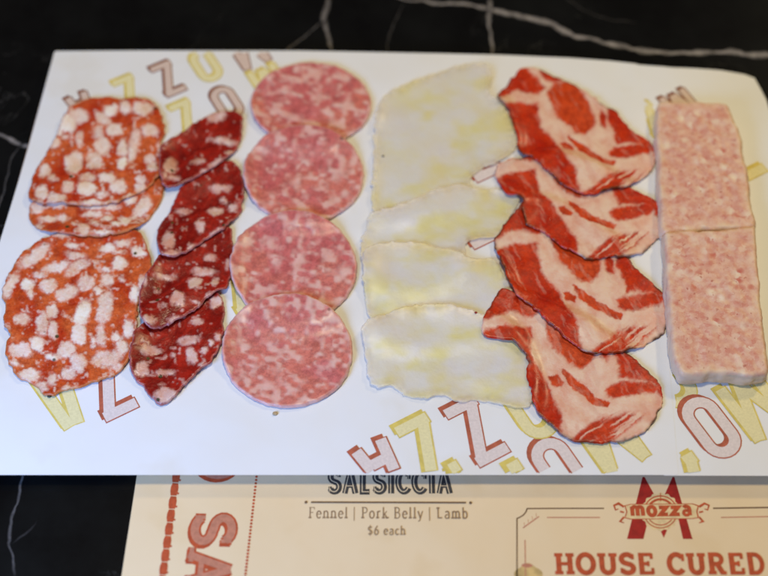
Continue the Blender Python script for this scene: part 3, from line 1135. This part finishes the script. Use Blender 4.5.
t2b = scale_items([(570, 90, 45, 24, -50), (195, 140, 32, 12), (250, 135, 26, 13), (335, 195, 22, 30), (380, 160, 22, 12), (370, 120, 35, 13), (500, 150, 25, 22), (465, 165, 18, 10),
                   (410, 200, 40, 11), (430, 140, 22, 10), (150, 170, 16, 10), (300, 165, 14, 9), (540, 130, 26, 12, -40)], 0, 184)
t3 = scale_items([(140, 290, 68, 22, -38), (305, 288, 38, 15, 5), (225, 335, 55, 18, -18), (310, 335, 50, 20, -30), (478, 320, 30, 26), (112, 405, 25, 22), (195, 410, 32, 26),
                  (345, 395, 36, 30, -30), (428, 383, 26, 22), (270, 440, 46, 26, -20), (420, 495, 30, 62, 10), (330, 520, 26, 52, 20), (210, 515, 24, 28), (90, 545, 26, 22), (170, 555, 20, 28),
                  (538, 445, 17, 34), (575, 400, 17, 30, 15), (290, 248, 24, 11), (435, 260, 32, 14), (490, 240, 28, 13), (555, 275, 26, 20, 30), (480, 275, 20, 7), (40, 410, 18, 55, 35),
                  (245, 205, 36, 10), (160, 365, 22, 12), (125, 440, 12, 18), (390, 430, 12, 16), (430, 345, 18, 10), (490, 385, 10, 12)], 0, 184)
t4 = scale_items([(172, 60, 20, 45, 5), (212, 85, 17, 35), (330, 25, 28, 40), (405, 100, 18, 40), (85, 165, 38, 25), (150, 140, 24, 28), (265, 165, 35, 30), (315, 100, 30, 38),
                  (215, 190, 28, 13), (315, 215, 30, 36), (430, 195, 58, 32, -5), (490, 150, 22, 30), (515, 75, 22, 34), (465, 110, 17, 17), (207, 278, 19, 28), (272, 255, 28, 24),
                  (285, 320, 30, 13), (120, 262, 42, 24), (165, 310, 24, 24), (470, 235, 24, 16), (375, 130, 12, 20), (60, 215, 16, 9), (560, 60, 14, 24)], 0, 310)


def fine_fat(px, seed, lo=0.60, hi=0.72, sc=4.5):
    return sstep(lo, hi, fbm(px[:, 0] / sc, px[:, 1] / sc, seed, 2)) * 0.45


def pat_blobs(items, seed, fine=0.64, vary=0.35):
    def f(px, xy, edge):
        aux = sstep(0.42, 0.66, fbm(px[:, 0] / 24, px[:, 1] / 24, seed + 90, 2))
        return np.maximum(blobs(px, items, seed=seed, vary=vary), fine_fat(px, seed + 3, fine, fine + 0.16)), aux
    return f


g1 = 'slices of orange salami in the left column'
o = food_slice('salami_slice', [(44, 238), (70, 231), (110, 229), (138, 231), (147, 246), (153, 262), (151, 280), (140, 300), (138, 318), (137, 340), (128, 362), (118, 374), (96, 383), (70, 390),
                                (48, 396), (34, 386), (18, 378), (8, 362), (6, 345), (10, 336), (4, 322), (6, 308), (2, 298), (6, 280), (22, 254)], 0.0097, 0.0011, M_FINO,
               pat_blobs(t3 + t4, 3), wave=0.0011, jit=0.0006, seed=3, rim_w=0.0007, relief=0.00025)
tag(o, 'large orange salami slice with fat chunks, lowest of the left column', 'salami slice', g1)
o = food_slice('salami_slice', [(29, 219), (32, 200), (60, 180), (100, 172), (140, 172), (163, 178), (163, 192), (158, 206), (148, 220), (132, 232), (100, 238), (70, 236), (45, 232)], 0.0103, 0.0011, M_FINO,
               pat_blobs(t2b + t2, 5), wave=0.0006, jit=0.0004, seed=5, rim_w=0.0007, relief=0.0002)
tag(o, 'orange salami slice mostly covered, showing a red lower rim above the largest slice', 'salami slice', g1)
o = food_slice('salami_slice', [(69, 108), (84, 100), (102, 96), (122, 98), (140, 97), (154, 102), (162, 116), (165, 132), (160, 148), (164, 160), (160, 176), (146, 190), (120, 202), (90, 207), (60, 205), (38, 204),
                                (29, 196), (31, 182), (34, 170), (44, 156), (52, 142), (60, 124)], 0.0108, 0.0011, M_FINO,
               pat_blobs(t1 + t2, 7), wave=0.0012, jit=0.0006, seed=7, rim_w=0.0007, relief=0.00025)
tag(o, 'orange salami slice with white fat chunks, topmost of the left column', 'salami slice', g1)

# ---- column 2: dark salami, the far slices over the near ones
g2 = 'dark red salami slices in the second column'
d4 = scale_items([(130, 242, 36, 18), (92, 320, 24, 28, -20), (180, 330, 34, 15), (275, 202, 42, 17, -10), (285, 265, 20, 32, -15), (335, 245, 17, 13), (365, 215, 13, 15), (305, 125, 22, 11),
                  (183, 422, 42, 30), (385, 50, 25, 18), (395, 190, 13, 17), (210, 260, 10, 8), (330, 300, 12, 8)], 120, 290)
d3 = scale_items([(180, 375, 38, 13), (335, 352, 42, 15), (300, 400, 26, 25), (380, 395, 13, 19), (360, 290, 22, 14), (235, 470, 27, 27), (215, 552, 24, 13, -20), (120, 560, 26, 17),
                  (375, 465, 28, 18), (100, 395, 12, 22), (150, 430, 9, 8), (300, 480, 12, 8), (430, 320, 12, 18)], 120, 184)
d2 = scale_items([(385, 110, 28, 20), (320, 178, 18, 24), (250, 105, 28, 11), (195, 235, 26, 42), (210, 295, 36, 13), (385, 205, 28, 16, -30), (290, 262, 18, 11, -30), (400, 15, 40, 14),
                  (455, 95, 18, 11), (410, 65, 12, 9), (340, 240, 14, 8, -30)], 120, 184)
d1 = scale_items([(345, 300, 38, 22, -15), (375, 402, 46, 12, 8), (400, 455, 20, 13), (345, 500, 28, 14, -30), (270, 487, 28, 13), (165, 505, 24, 34), (300, 535, 16, 8), (440, 425, 10, 10), (180, 560, 22, 10)], 130, 40)
so = [[(133, 342), (140, 328), (160, 310), (185, 296), (210, 290), (223, 300), (224, 325), (222, 342), (212, 361), (199, 372), (186, 384), (177, 396), (163, 405), (154, 401), (144, 388), (131, 371)],
      [(152, 269), (164, 252), (186, 232), (212, 222), (230, 228), (233, 250), (231, 274), (226, 289), (213, 297), (195, 312), (177, 322), (158, 331), (146, 327), (140, 308), (141, 292)],
      [(158, 228), (170, 209), (182, 184), (204, 164), (230, 160), (243, 174), (244, 196), (239, 213), (226, 230), (210, 239), (193, 250), (180, 258), (163, 259), (158, 248)],
      [(160, 150), (170, 139), (184, 129), (200, 117), (214, 111), (234, 110), (242, 116), (242, 131), (238, 147), (225, 161), (206, 173), (186, 184), (169, 189), (161, 182), (160, 166)]]
dl = ['dark red salami slice with a round white fat lump, nearest of its column',
      'dark red salami slice, third from the far end of its column',
      'dark red salami slice with a pale fat patch on its left, second from far end',
      'dark red salami slice against the printed red letter O, farthest of its column']
for i, (ol, it, lb) in enumerate(zip(so, (d4, d3, d2, d1), dl)):
    def cu(V, edge, i=i):
        # the lower left rim lifts a little off the slice below
        c_ = V.mean(0)
        s_ = ((V - c_) @ np.array([0.35, -0.94])) / 0.02
        return 0.0005 * np.clip(s_, 0, 1.5) ** 2 if i else 0 * edge
    o = food_slice('salami_slice', ol, 0.0103 + i * 0.0004, 0.0011, M_SALAMI, pat_blobs(it, 20 + i, 0.66, 0.2), wave=0.0012, jit=0.0006, seed=20 + i, rim_w=0.0006, relief=0.0003)
    tag(o, lb, 'salami slice', g2)

# ---- column 3: cooked salami rounds, the near ones over the far ones
g3 = 'round pink salami slices in the third column'
cl = ['round pink salami slice nearest the far edge of the paper', 'round pink salami slice, second from the far edge',
      'round pink salami slice, second from the near end of its column', 'round pink salami slice lying whole on top, nearest of its column']
for i, (cx, cy, rx, ry) in enumerate([(311, 104, 60.5, 42), (303.5, 174.5, 60.5, 48), (293.5, 266.5, 63.5, 55), (287.5, 350.5, 65.5, 56)]):
    th = np.linspace(0, 2 * math.pi, 28, endpoint=False)
    ol = [(cx + rx * math.cos(t), cy + ry * math.sin(t)) for t in th]

    def pt(px, xy, edge, i=i):
        st = (0.45, 0.6, 0.8, 0.9)[i]
        turn = (0.25, 0.1, 0.15, 0.1)[i]
        u_ = px[:, 0] + px[:, 1] * turn
        v_ = px[:, 1] - px[:, 0] * turn
        a = fbm(u_ / 14, v_ / (14 * st), 60 + i * 5, 3)
        b = fbm(u_ / 6.0, v_ / 4.8, 80 + i * 5, 1)
        f = 0.75 * sstep(0.40, 0.74, 0.48 * a + 0.52 * b)
        items = []
        r_ = random.Random(100 + i)
        for k in range(30 if i < 3 else 44):
            aa = r_.uniform(0, 6.28)
            q = math.sqrt(r_.random()) * 0.9
            items.append((cx + rx * q * math.cos(aa), cy + ry * q * math.sin(aa), r_.uniform(1.6, 4.6 if i < 3 else 3.6), r_.uniform(1.5, 2.8), r_.uniform(-40, 20)))
        g = 0.75 * blobs(px, items, 2.2, 3.0, 70 + i, vary=0.7)
        aux = 0.8 * sstep(0.35, 0.75, fbm(px[:, 0] / 22, px[:, 1] / 18, 160 + i, 2) + 0.25 * (px[:, 1] - cy) / ry)
        dk = sstep(0.60, 0.78, fbm(u_ / 8, v_ / 6, 180 + i, 2))      # deeper lean flecks
        return np.clip(np.maximum(f, g) * (1 - 0.8 * dk), 0, 1), aux
    o = food_slice('salami_round', ol, 0.0103 + 0.0004 * i, 0.0015, M_COTTO, pt, wave=0.0008, jit=0.00025, seed=40 + i, rim_w=0.0009, relief=0.0001, drape=7)
    tag(o, cl[i], 'salami slice', g3)


# ---- column 4: pale cheese-like slices
def cheese_mat():
    m, nt, b = mat('pale_cheese')
    f = attr(nt, 'fat')
    n = noise(nt, 55, 3, 0.5)
    c1 = mixc(nt, maprange(nt, n, 0.35, 0.65), (0.97, 0.83, 0.58), (0.97, 0.87, 0.72))
    c = mixc(nt, f, c1, (0.97, 0.78, 0.27))
    c = mixc(nt, maprange(nt, noise(nt, 40, 2), 0.50, 0.80, 0, 0.6), c, (0.93, 0.74, 0.55))
    c = mixc(nt, maprange(nt, noise(nt, 62, 3, 0.6), 0.54, 0.76, 0, 0.35), c, (0.86, 0.78, 0.72))
    nt.links.new(c, b.inputs['Base Color'])
    b.inputs['Subsurface Weight'].default_value = 0.5
    b.inputs['Subsurface Radius'].default_value = (1.0, 0.85, 0.55)
    b.inputs['Subsurface Scale'].default_value = 0.002
    b.inputs['Roughness'].default_value = 0.42
    b.inputs['Specular IOR Level'].default_value = 0.45
    bump(nt, b, noise(nt, 110, 3, 0.55), 0.35, 0.0012)
    tr = nt.nodes.new('ShaderNodeBsdfTransparent')
    mx = nt.nodes.new('ShaderNodeMixShader')
    nt.links.new(maprange(nt, attr(nt, 'rim'), 0.0, 1.0, 0.90, 0.45), mx.inputs[0])
    b.inputs['Coat Weight'].default_value = 0.15
    b.inputs['Coat Roughness'].default_value = 0.3
    nt.links.new(tr.outputs[0], mx.inputs[1])
    nt.links.new(b.outputs[0], mx.inputs[2])
    nt.links.new(mx.outputs[0], nt.nodes['Material Output'].inputs[0])
    return m


M_CHEESE = cheese_mat()
g4 = 'pale cream slices in the fourth column'
ch = [([(382, 98), (405, 86), (428, 76), (450, 68), (468, 63), (486, 66), (493, 76), (490, 92), (500, 104), (510, 118), (514, 132), (517, 148), (500, 162), (480, 170), (470, 180), (474, 192), (460, 205), (420, 214), (378, 220), (371, 190), (373, 160), (374, 130)],
       'thin pale cream slice at the far edge of the paper, top of its column'),
      ([(366, 228), (372, 215), (400, 207), (420, 199), (442, 189), (458, 186), (480, 189), (500, 190), (519, 200), (508, 221), (498, 236), (480, 239), (466, 245), (466, 270), (440, 285), (400, 290), (368, 280), (360, 250)],
       'pale cream slice with a pointed right end, second in its column'),
      ([(362, 262), (372, 247), (400, 244), (440, 247), (470, 259), (494, 259), (503, 274), (510, 292), (508, 312), (498, 330), (470, 340), (420, 345), (385, 340), (370, 318), (364, 290)],
       'pale cream slice beside the red coppa, third in its column'),
      ([(363, 330), (380, 316), (420, 306), (460, 308), (490, 318), (516, 336), (527, 352), (533, 376), (533, 400), (520, 408), (500, 404), (480, 400), (462, 402), (440, 395), (424, 398), (404, 394), (390, 386), (376, 388), (369, 378), (365, 355)],
       'translucent pale cream slice with a ragged lower rim, nearest of its column')]
for i, (ol, lb) in enumerate(ch):
    def pc(px, xy, edge, i=i):
        a = fbm(px[:, 0] / 26, px[:, 1] / 15, 120 + i, 3)
        return 0.9 * sstep(0.36, 0.86, a)
    o = food_slice('cheese_slice', ol, 0.0094 + 0.0003 * i, 0.0003, M_CHEESE, pc, wave=0.0012, jit=0.0008, seed=60 + i, relief=0.0, drape=7, rim_w=0.0035, spacing=0.0008)
    tag(o, lb, 'cheese slice', g4)

# ---- column 5: coppa, the far slices over the near ones
TPL = {   # marbling read off the farthest slice (quarter pixels), running out past the rim
    'top': [(120, 40), (180, 66), (225, 105), (258, 140), (232, 166), (190, 158), (150, 152), (110, 172), (72, 192), (30, 200), (20, 150), (70, 80)],
    'topright': [(240, 30), (300, 60), (350, 108), (300, 118), (262, 104), (236, 84)],
    'left': [(84, 226), (150, 206), (228, 205), (236, 250), (246, 300), (292, 350), (325, 400), (352, 440), (380, 490), (404, 600), (360, 640), (280, 600), (200, 510), (130, 470), (80, 420), (80, 340), (60, 270)],
    'oval': [(300, 126), (340, 122), (374, 132), (410, 165), (436, 212), (455, 262), (452, 296), (424, 328), (390, 322), (350, 290), (316, 262), (288, 214), (268, 165)],
    'streak': [(486, 236), (506, 258), (502, 304), (482, 292), (476, 262)],
    'right': [(520, 190), (570, 200), (640, 270), (720, 320), (770, 360), (760, 430), (696, 420), (676, 384), (634, 368), (580, 362), (552, 364), (540, 322), (514, 270)],
    'patch': [(518, 396), (548, 380), (604, 376), (660, 372), (688, 388), (676, 408), (624, 414), (584, 424), (548, 428), (524, 416)],
    'line': [(360, 336), (398, 364), (440, 398), (490, 426), (538, 445), (534, 456), (484, 443), (430, 416), (386, 378)],
    'spot': [(326, 366), (346, 362), (372, 384), (368, 394), (340, 388)],
    'bottom': [(416, 580), (470, 538), (510, 502), (556, 486), (610, 482), (656, 480), (630, 512), (596, 542), (566, 566), (520, 600), (440, 630)],
    'bottom2': [(360, 590), (420, 575), (500, 578), (520, 640), (380, 650)],
}
ANCH = [(370, 350), (530, 450), (345, 378), (72, 188), (520, 396), (430, 566)]
slices5 = [
    ((480, 280), [(335, 350), (520, 510), (310, 400), (15, 180), (505, 435), (360, 635)],
     [(85, 45), (40, 110), (10, 170), (15, 230), (80, 245), (130, 250), (160, 280), (190, 320), (190, 380), (200, 440), (220, 515), (255, 560), (310, 605), (350, 632), (400, 650), (500, 652), (580, 645), (640, 620), (700, 562), (726, 490), (720, 420), (676, 370), (610, 310), (520, 250), (380, 160), (240, 100), (150, 62)],
     'red and white coppa slice lying whole at the near end of its column'),
    ((480, 170), [(370, 460), (565, 595), (365, 510), (60, 285), (550, 520), (440, 730)],
     [(155, 150), (110, 205), (60, 280), (65, 330), (95, 400), (120, 460), (140, 505), (180, 535), (240, 580), (290, 630), (350, 682), (420, 730), (480, 738), (600, 722), (680, 690), (745, 635), (754, 570), (745, 500), (690, 450), (630, 395), (590, 345), (480, 250), (330, 150), (210, 120)],
     'marbled coppa slice, third from the far end of its column'),
    ((480, 170), [(355, 125), (545, 232), (335, 155), (60, 0), (525, 170), (430, 350)],
     [(60, 12), (88, 72), (108, 104), (158, 120), (168, 180), (196, 232), (250, 252), (310, 297), (385, 338), (440, 360), (510, 352), (600, 342), (655, 325), (702, 285), (728, 252), (722, 190), (704, 122), (650, 88), (560, 50), (440, -20), (300, -60), (150, -50), (80, -18)],
     'marbled coppa slice touching the terrine, second from the far end'),
    ((480, 50), ANCH,
     [(185, 60), (235, 68), (292, 95), (370, 130), (430, 160), (482, 205), (542, 235), (577, 280), (612, 320), (662, 345), (697, 378), (704, 430), (690, 472), (645, 512), (590, 545), (500, 568), (430, 586), (385, 570), (330, 540), (262, 478), (205, 428), (168, 418), (150, 392), (150, 345), (130, 290), (108, 232), (72, 192), (105, 130), (148, 82)],
     'marbled coppa slice with an orange oval of lean, farthest of its column'),
]
g5 = 'red and white coppa slices in the fifth column'
for i, ((ox, oy), an, ol, lb) in enumerate(slices5):
    src = np.array([(ox + a[0] / 4, oy + a[1] / 4) for a in an])
    M1 = np.column_stack([src, np.ones(len(src))])
    aff, *_ = np.linalg.lstsq(M1, np.array(ANCH, float), rcond=None)
    out = [(ox + a[0] / 4, oy + a[1] / 4) for a in ol]

    def pco(px, xy, edge, aff=aff, i=i):
        q = np.column_stack([px, np.ones(len(px))]) @ aff
        s_ = 200 + i * 7
        q = q + (np.stack([fbm(q[:, 0] / 45, q[:, 1] / 45, s_), fbm(q[:, 0] / 45, q[:, 1] / 45, s_ + 30)], 1) - 0.5) * 18
        q = q + (np.stack([fbm(q[:, 0] / 12, q[:, 1] / 12, s_ + 50 + i), fbm(q[:, 0] / 12, q[:, 1] / 12, s_ + 70 + i)], 1) - 0.5) * 7
        lean = np.zeros(len(q))
        aux = np.zeros(len(q))
        rag = (fbm(q[:, 0] / 9, q[:, 1] / 9, 300 + i, 2) - 0.5)
        for k, pl in TPL.items():
            d = sdf(q, pl) + rag * (3 if k in ('line', 'spot') else 8) + 3.5
            soft = {'bottom': 11, 'line': 4, 'spot': 5}.get(k, 8.5)
            lv = sstep(-soft, soft, d)
            if k == 'oval':
                aux = np.maximum(aux, 0.75 * lv)
            if k in ('line', 'spot'):
                lv = np.clip(lv * 1.25, 0, 1)
                aux = np.maximum(aux, lv * 0.6)
            if k == 'bottom':   # feathered with fat, strands running up to the right
                u_ = q[:, 0] * 0.80 - q[:, 1] * 0.60
                v_ = q[:, 0] * 0.60 + q[:, 1] * 0.80
                lv = lv * sstep(0.26, 0.50, fbm(u_ / 80, v_ / 8, 210, 2))
            lean = np.maximum(lean, lv)
        # pale threads running down the left band
        u_ = q[:, 0] * 0.55 + q[:, 1] * 0.83
        v_ = q[:, 0] * 0.83 - q[:, 1] * 0.55
        th = fbm(u_ / 60, v_ / 14, 230 + i, 3)
        lean = lean * (1 - 0.20 * sstep(0.60, 0.76, th))
        # faint rosy streaks in the fat
        ro = fbm(u_ / 90, v_ / 22, 260 + i, 3)
        lean = np.maximum(lean, 0.16 * sstep(0.50, 0.72, ro))
        return 1 - lean, aux
    o = food_slice('coppa_slice', out, 0.0100 + 0.0004 * i, 0.0008, M_COPPA, pco, wave=0.0010, jit=0.0006, seed=80 + i, rim_w=0.0011, relief=0.0001, drape=4, spacing=0.00055,
                   rimf=lambda p: sstep(0.42, 0.62, fbm(p[:, 0] / 14, p[:, 1] / 14, 77, 2)))
    tag(o, lb, 'coppa slice', g5)


# ---- column 6: two terrine slabs
def terrine_mat():
    m, nt, b = mat('pork_terrine')
    v = nt.nodes.new('ShaderNodeTexVoronoi')
    tc = nt.nodes.new('ShaderNodeTexCoord')
    dn = noise(nt, 260, 3)
    ad = nt.nodes.new('ShaderNodeMixRGB')
    ad.blend_type = 'ADD'
    ad.inputs[0].default_value = 0.004
    nt.links.new(tc.outputs['Object'], ad.inputs[1])
    nt.links.new(dn, ad.inputs[2])
    nt.links.new(ad.outputs[0], v.inputs['Vector'])
    v.inputs['Scale'].default_value = 470
    sep = nt.nodes.new('ShaderNodeSeparateColor')
    nt.links.new(v.outputs['Color'], sep.inputs[0])
    n1 = noise(nt, 230, 4, 0.65)
    c = mixc(nt, maprange(nt, n1, 0.36, 0.62), (0.66, 0.295, 0.215), (0.76, 0.47, 0.345))
    c = mixc(nt, maprange(nt, sep.outputs[0], 0.70, 0.95, 0, 0.6), c, (0.60, 0.19, 0.14))
    v2 = nt.nodes.new('ShaderNodeTexVoronoi')
    nt.links.new(ad.outputs[0], v2.inputs['Vector'])
    v2.inputs['Scale'].default_value = 215
    sp2 = nt.nodes.new('ShaderNodeSeparateColor')
    nt.links.new(v2.outputs['Color'], sp2.inputs[0])
    sf = nt.nodes.new('ShaderNodeMath')
    sf.operation = 'MULTIPLY'
    nt.links.new(maprange(nt, sp2.outputs[0], 0.55, 0.92, 0, 0.9), sf.inputs[0])
    nt.links.new(maprange(nt, v2.outputs['Distance'], 0.2, 0.75, 1.0, 0.0), sf.inputs[1])
    c = mixc(nt, sf.outputs[0], c, (0.84, 0.68, 0.52))
    sf = nt.nodes.new('ShaderNodeMath')
    sf.operation = 'MULTIPLY'
    nt.links.new(maprange(nt, sp2.outputs[1], 0.66, 0.94, 0, 0.9), sf.inputs[0])
    nt.links.new(maprange(nt, v2.outputs['Distance'], 0.15, 0.55, 1.0, 0.0), sf.inputs[1])
    c = mixc(nt, sf.outputs[0], c, (0.56, 0.12, 0.08))
    c = mixc(nt, maprange(nt, noise(nt, 420, 2, 0.5), 0.66, 0.74, 0, 0.7), c, (0.42, 0.08, 0.05))
    c = mixc(nt, attr(nt, 'rim'), c, (0.80, 0.60, 0.40))
    nt.links.new(c, b.inputs['Base Color'])
    b.inputs['Subsurface Weight'].default_value = 0.15
    b.inputs['Subsurface Radius'].default_value = (1.0, 0.5, 0.35)
    b.inputs['Subsurface Scale'].default_value = 0.0015
    b.inputs['Roughness'].default_value = 0.45
    b.inputs['Specular IOR Level'].default_value = 0.4
    n2 = bump(nt, b, noise(nt, 320, 4, 0.6), 0.2, 0.0007)
    return m


M_TERR = terrine_mat()


def terrine(out_px, ztop, zbot, label, seed, lean=(0, 0)):
    loop = unproj(smooth_loop(out_px, 200), ztop)
    n = int(loop_len(loop) / 0.0011)
    loop = unproj(smooth_loop(out_px, n), ztop)
    c = loop.mean(0)
    dl_ = (loop - c) / np.linalg.norm(loop - c, axis=1)[:, None]
    loop = loop + dl_ * ((fbm(loop[:, 0] * 160, loop[:, 1] * 160, seed + 21) - 0.5) * 0.0022)[:, None]
    V, F, nb = mesh_region(loop, 0.0011)
    edge = np.maximum(sdf(V, loop), 0)
    r = 0.0010
    prof = np.sqrt(np.maximum(0, 1 - (1 - np.minimum(edge / r, 1)) ** 2))
    z = ztop - r + r * prof + (fbm(V[:, 0] * 260, V[:, 1] * 260, seed) - 0.5) * 0.0012 * prof
    rim = np.clip(np.exp(-(edge / 0.0030) ** 2) * (0.3 + 1.0 * vnoise(V[:, 0] * 260, V[:, 1] * 260, seed + 1)), 0, 1) * 0.8
    top = []
    for f in F:
        a, b, cc = V[f[0]], V[f[1]], V[f[2]]
        top.append(tuple(f) if (b[0] - a[0]) * (cc[1] - a[1]) - (b[1] - a[1]) * (cc[0] - a[0]) > 0 else tuple(f[::-1]))
    verts = np.column_stack([V, z]).tolist()
    rims = rim.tolist()
    # boundary loop of the top, in order
    nxt = {}
    es = {(f[i], f[(i + 1) % 3]) for f in top for i in range(3)}
    for a, b in es:
        if (b, a) not in es:
            nxt[a] = b
    st = next(iter(nxt))
    ring = [st]
    while nxt[ring[-1]] != st:
        ring.append(nxt[ring[-1]])
    faces = list(top)
    prev = ring
    K = 8
    for k in range(1, K + 1):
        t = k / K
        cur = []
        for i in ring:
            p = V[i]
            dirv = (p - c) / np.linalg.norm(p - c)
            bulge = 0.0004 * math.sin(t * math.pi) + 0.0006 * t + 0.0012 * (float(vnoise(p[0] * 300, p[1] * 300 + k * 0.7, seed + 6)) - 0.5)
            if k == K:
                bulge -= 0.0012
            q = p + dirv * bulge + np.array(lean) * t
            cur.append(len(verts))
            verts.append([q[0], q[1], (ztop - r) * (1 - t) + zbot * t])
            rims.append(0.9)
        m_ = len(ring)
        for i in range(m_):
            j = (i + 1) % m_
            faces.append((prev[j], prev[i], cur[i], cur[j]))
        prev = cur
    faces.append(tuple(prev[::-1]))
    o = link('terrine_slab', verts, faces, M_TERR, attrs={'rim': rims})
    org = Vector((c[0], c[1], zbot))
    import mathutils
    o.data.transform(mathutils.Matrix.Translation(-org))
    o.location = org
    tag(o, label, 'terrine', 'pink terrine slabs')
    return o


terrine([(658.5, 104), (662, 101.5), (680, 101.5), (700, 101), (722, 102.5), (728, 105), (734, 118), (741, 138), (747, 175), (752, 205), (755, 222), (748, 227), (710, 229), (680, 230.5), (664, 231), (661, 222), (661, 200), (658, 160), (656.5, 125)],
        ZP + 0.0078, ZP + 0.0001, 'pale pink coarse terrine slab with printed letters peeping out behind it', 5)
terrine([(664.5, 234), (668, 231.8), (690, 230.6), (720, 229), (750, 226.2), (755.5, 228), (757.5, 250), (760, 290), (764, 330), (768, 362), (767, 373), (750, 375), (720, 374), (695, 373.5), (681, 371), (673, 352), (671, 325), (669, 295), (666, 255)],
        ZP + 0.0098, ZP + 0.0001, 'pale pink coarse terrine slab with a thick fatty front rim, nearer the camera', 6)


# ---- crumbs
def crumb(px, r, col, label, name='crumb'):
    bm = bmesh.new()
    bmesh.ops.create_icosphere(bm, subdivisions=3, radius=1)
    c = unproj([px], ZP)[0]
    z = float(sample(H, np.array([c]))[0])
    for v in bm.verts:
        k = 0.75 + 0.6 * float(fbm(np.array([v.co.x * 2 + px[0]]), np.array([v.co.y * 2 + v.co.z * 3]), 4)[0])
        v.co = Vector((v.co.x * r * k, v.co.y * r * k * 0.8, v.co.z * r * k * 0.55))
    me = bpy.data.meshes.new(name)
    bm.to_mesh(me)
    bm.free()
    me.materials.append(col)
    me.polygons.foreach_set('use_smooth', [True] * len(me.polygons))
    o = bpy.data.objects.new(name, me)
    COL.objects.link(o)
    o.location = (c[0], c[1], z + r * 0.35)
    tag(o, label, 'crumb', 'loose crumbs')
    return o


M_CRUMB = simple('crumb_tan', (0.48, 0.34, 0.18), 0.6, 0.2, 900)
M_CRUMB_RED = simple('crumb_red', (0.30, 0.02, 0.01), 0.5, 0.2, 900)
M_PEPPER = simple('pepper_skin', (0.05, 0.035, 0.02), 0.5, 0.3, 900)
crumb((275, 414.0), 0.0012, M_CRUMB, 'tan crumb on the paper in front of the nearest pink round')
crumb((475.5, 316), 0.0007, M_CRUMB_RED, 'tiny red speck on the pale cream slice beside the coppa')
crumb((49.5, 397), 0.0009, M_PEPPER, 'dark speck at the lower rim of the large orange salami slice')
crumb((383, 157.5), 0.0006, M_PEPPER, 'tiny dark speck on the farthest pale cream slice')
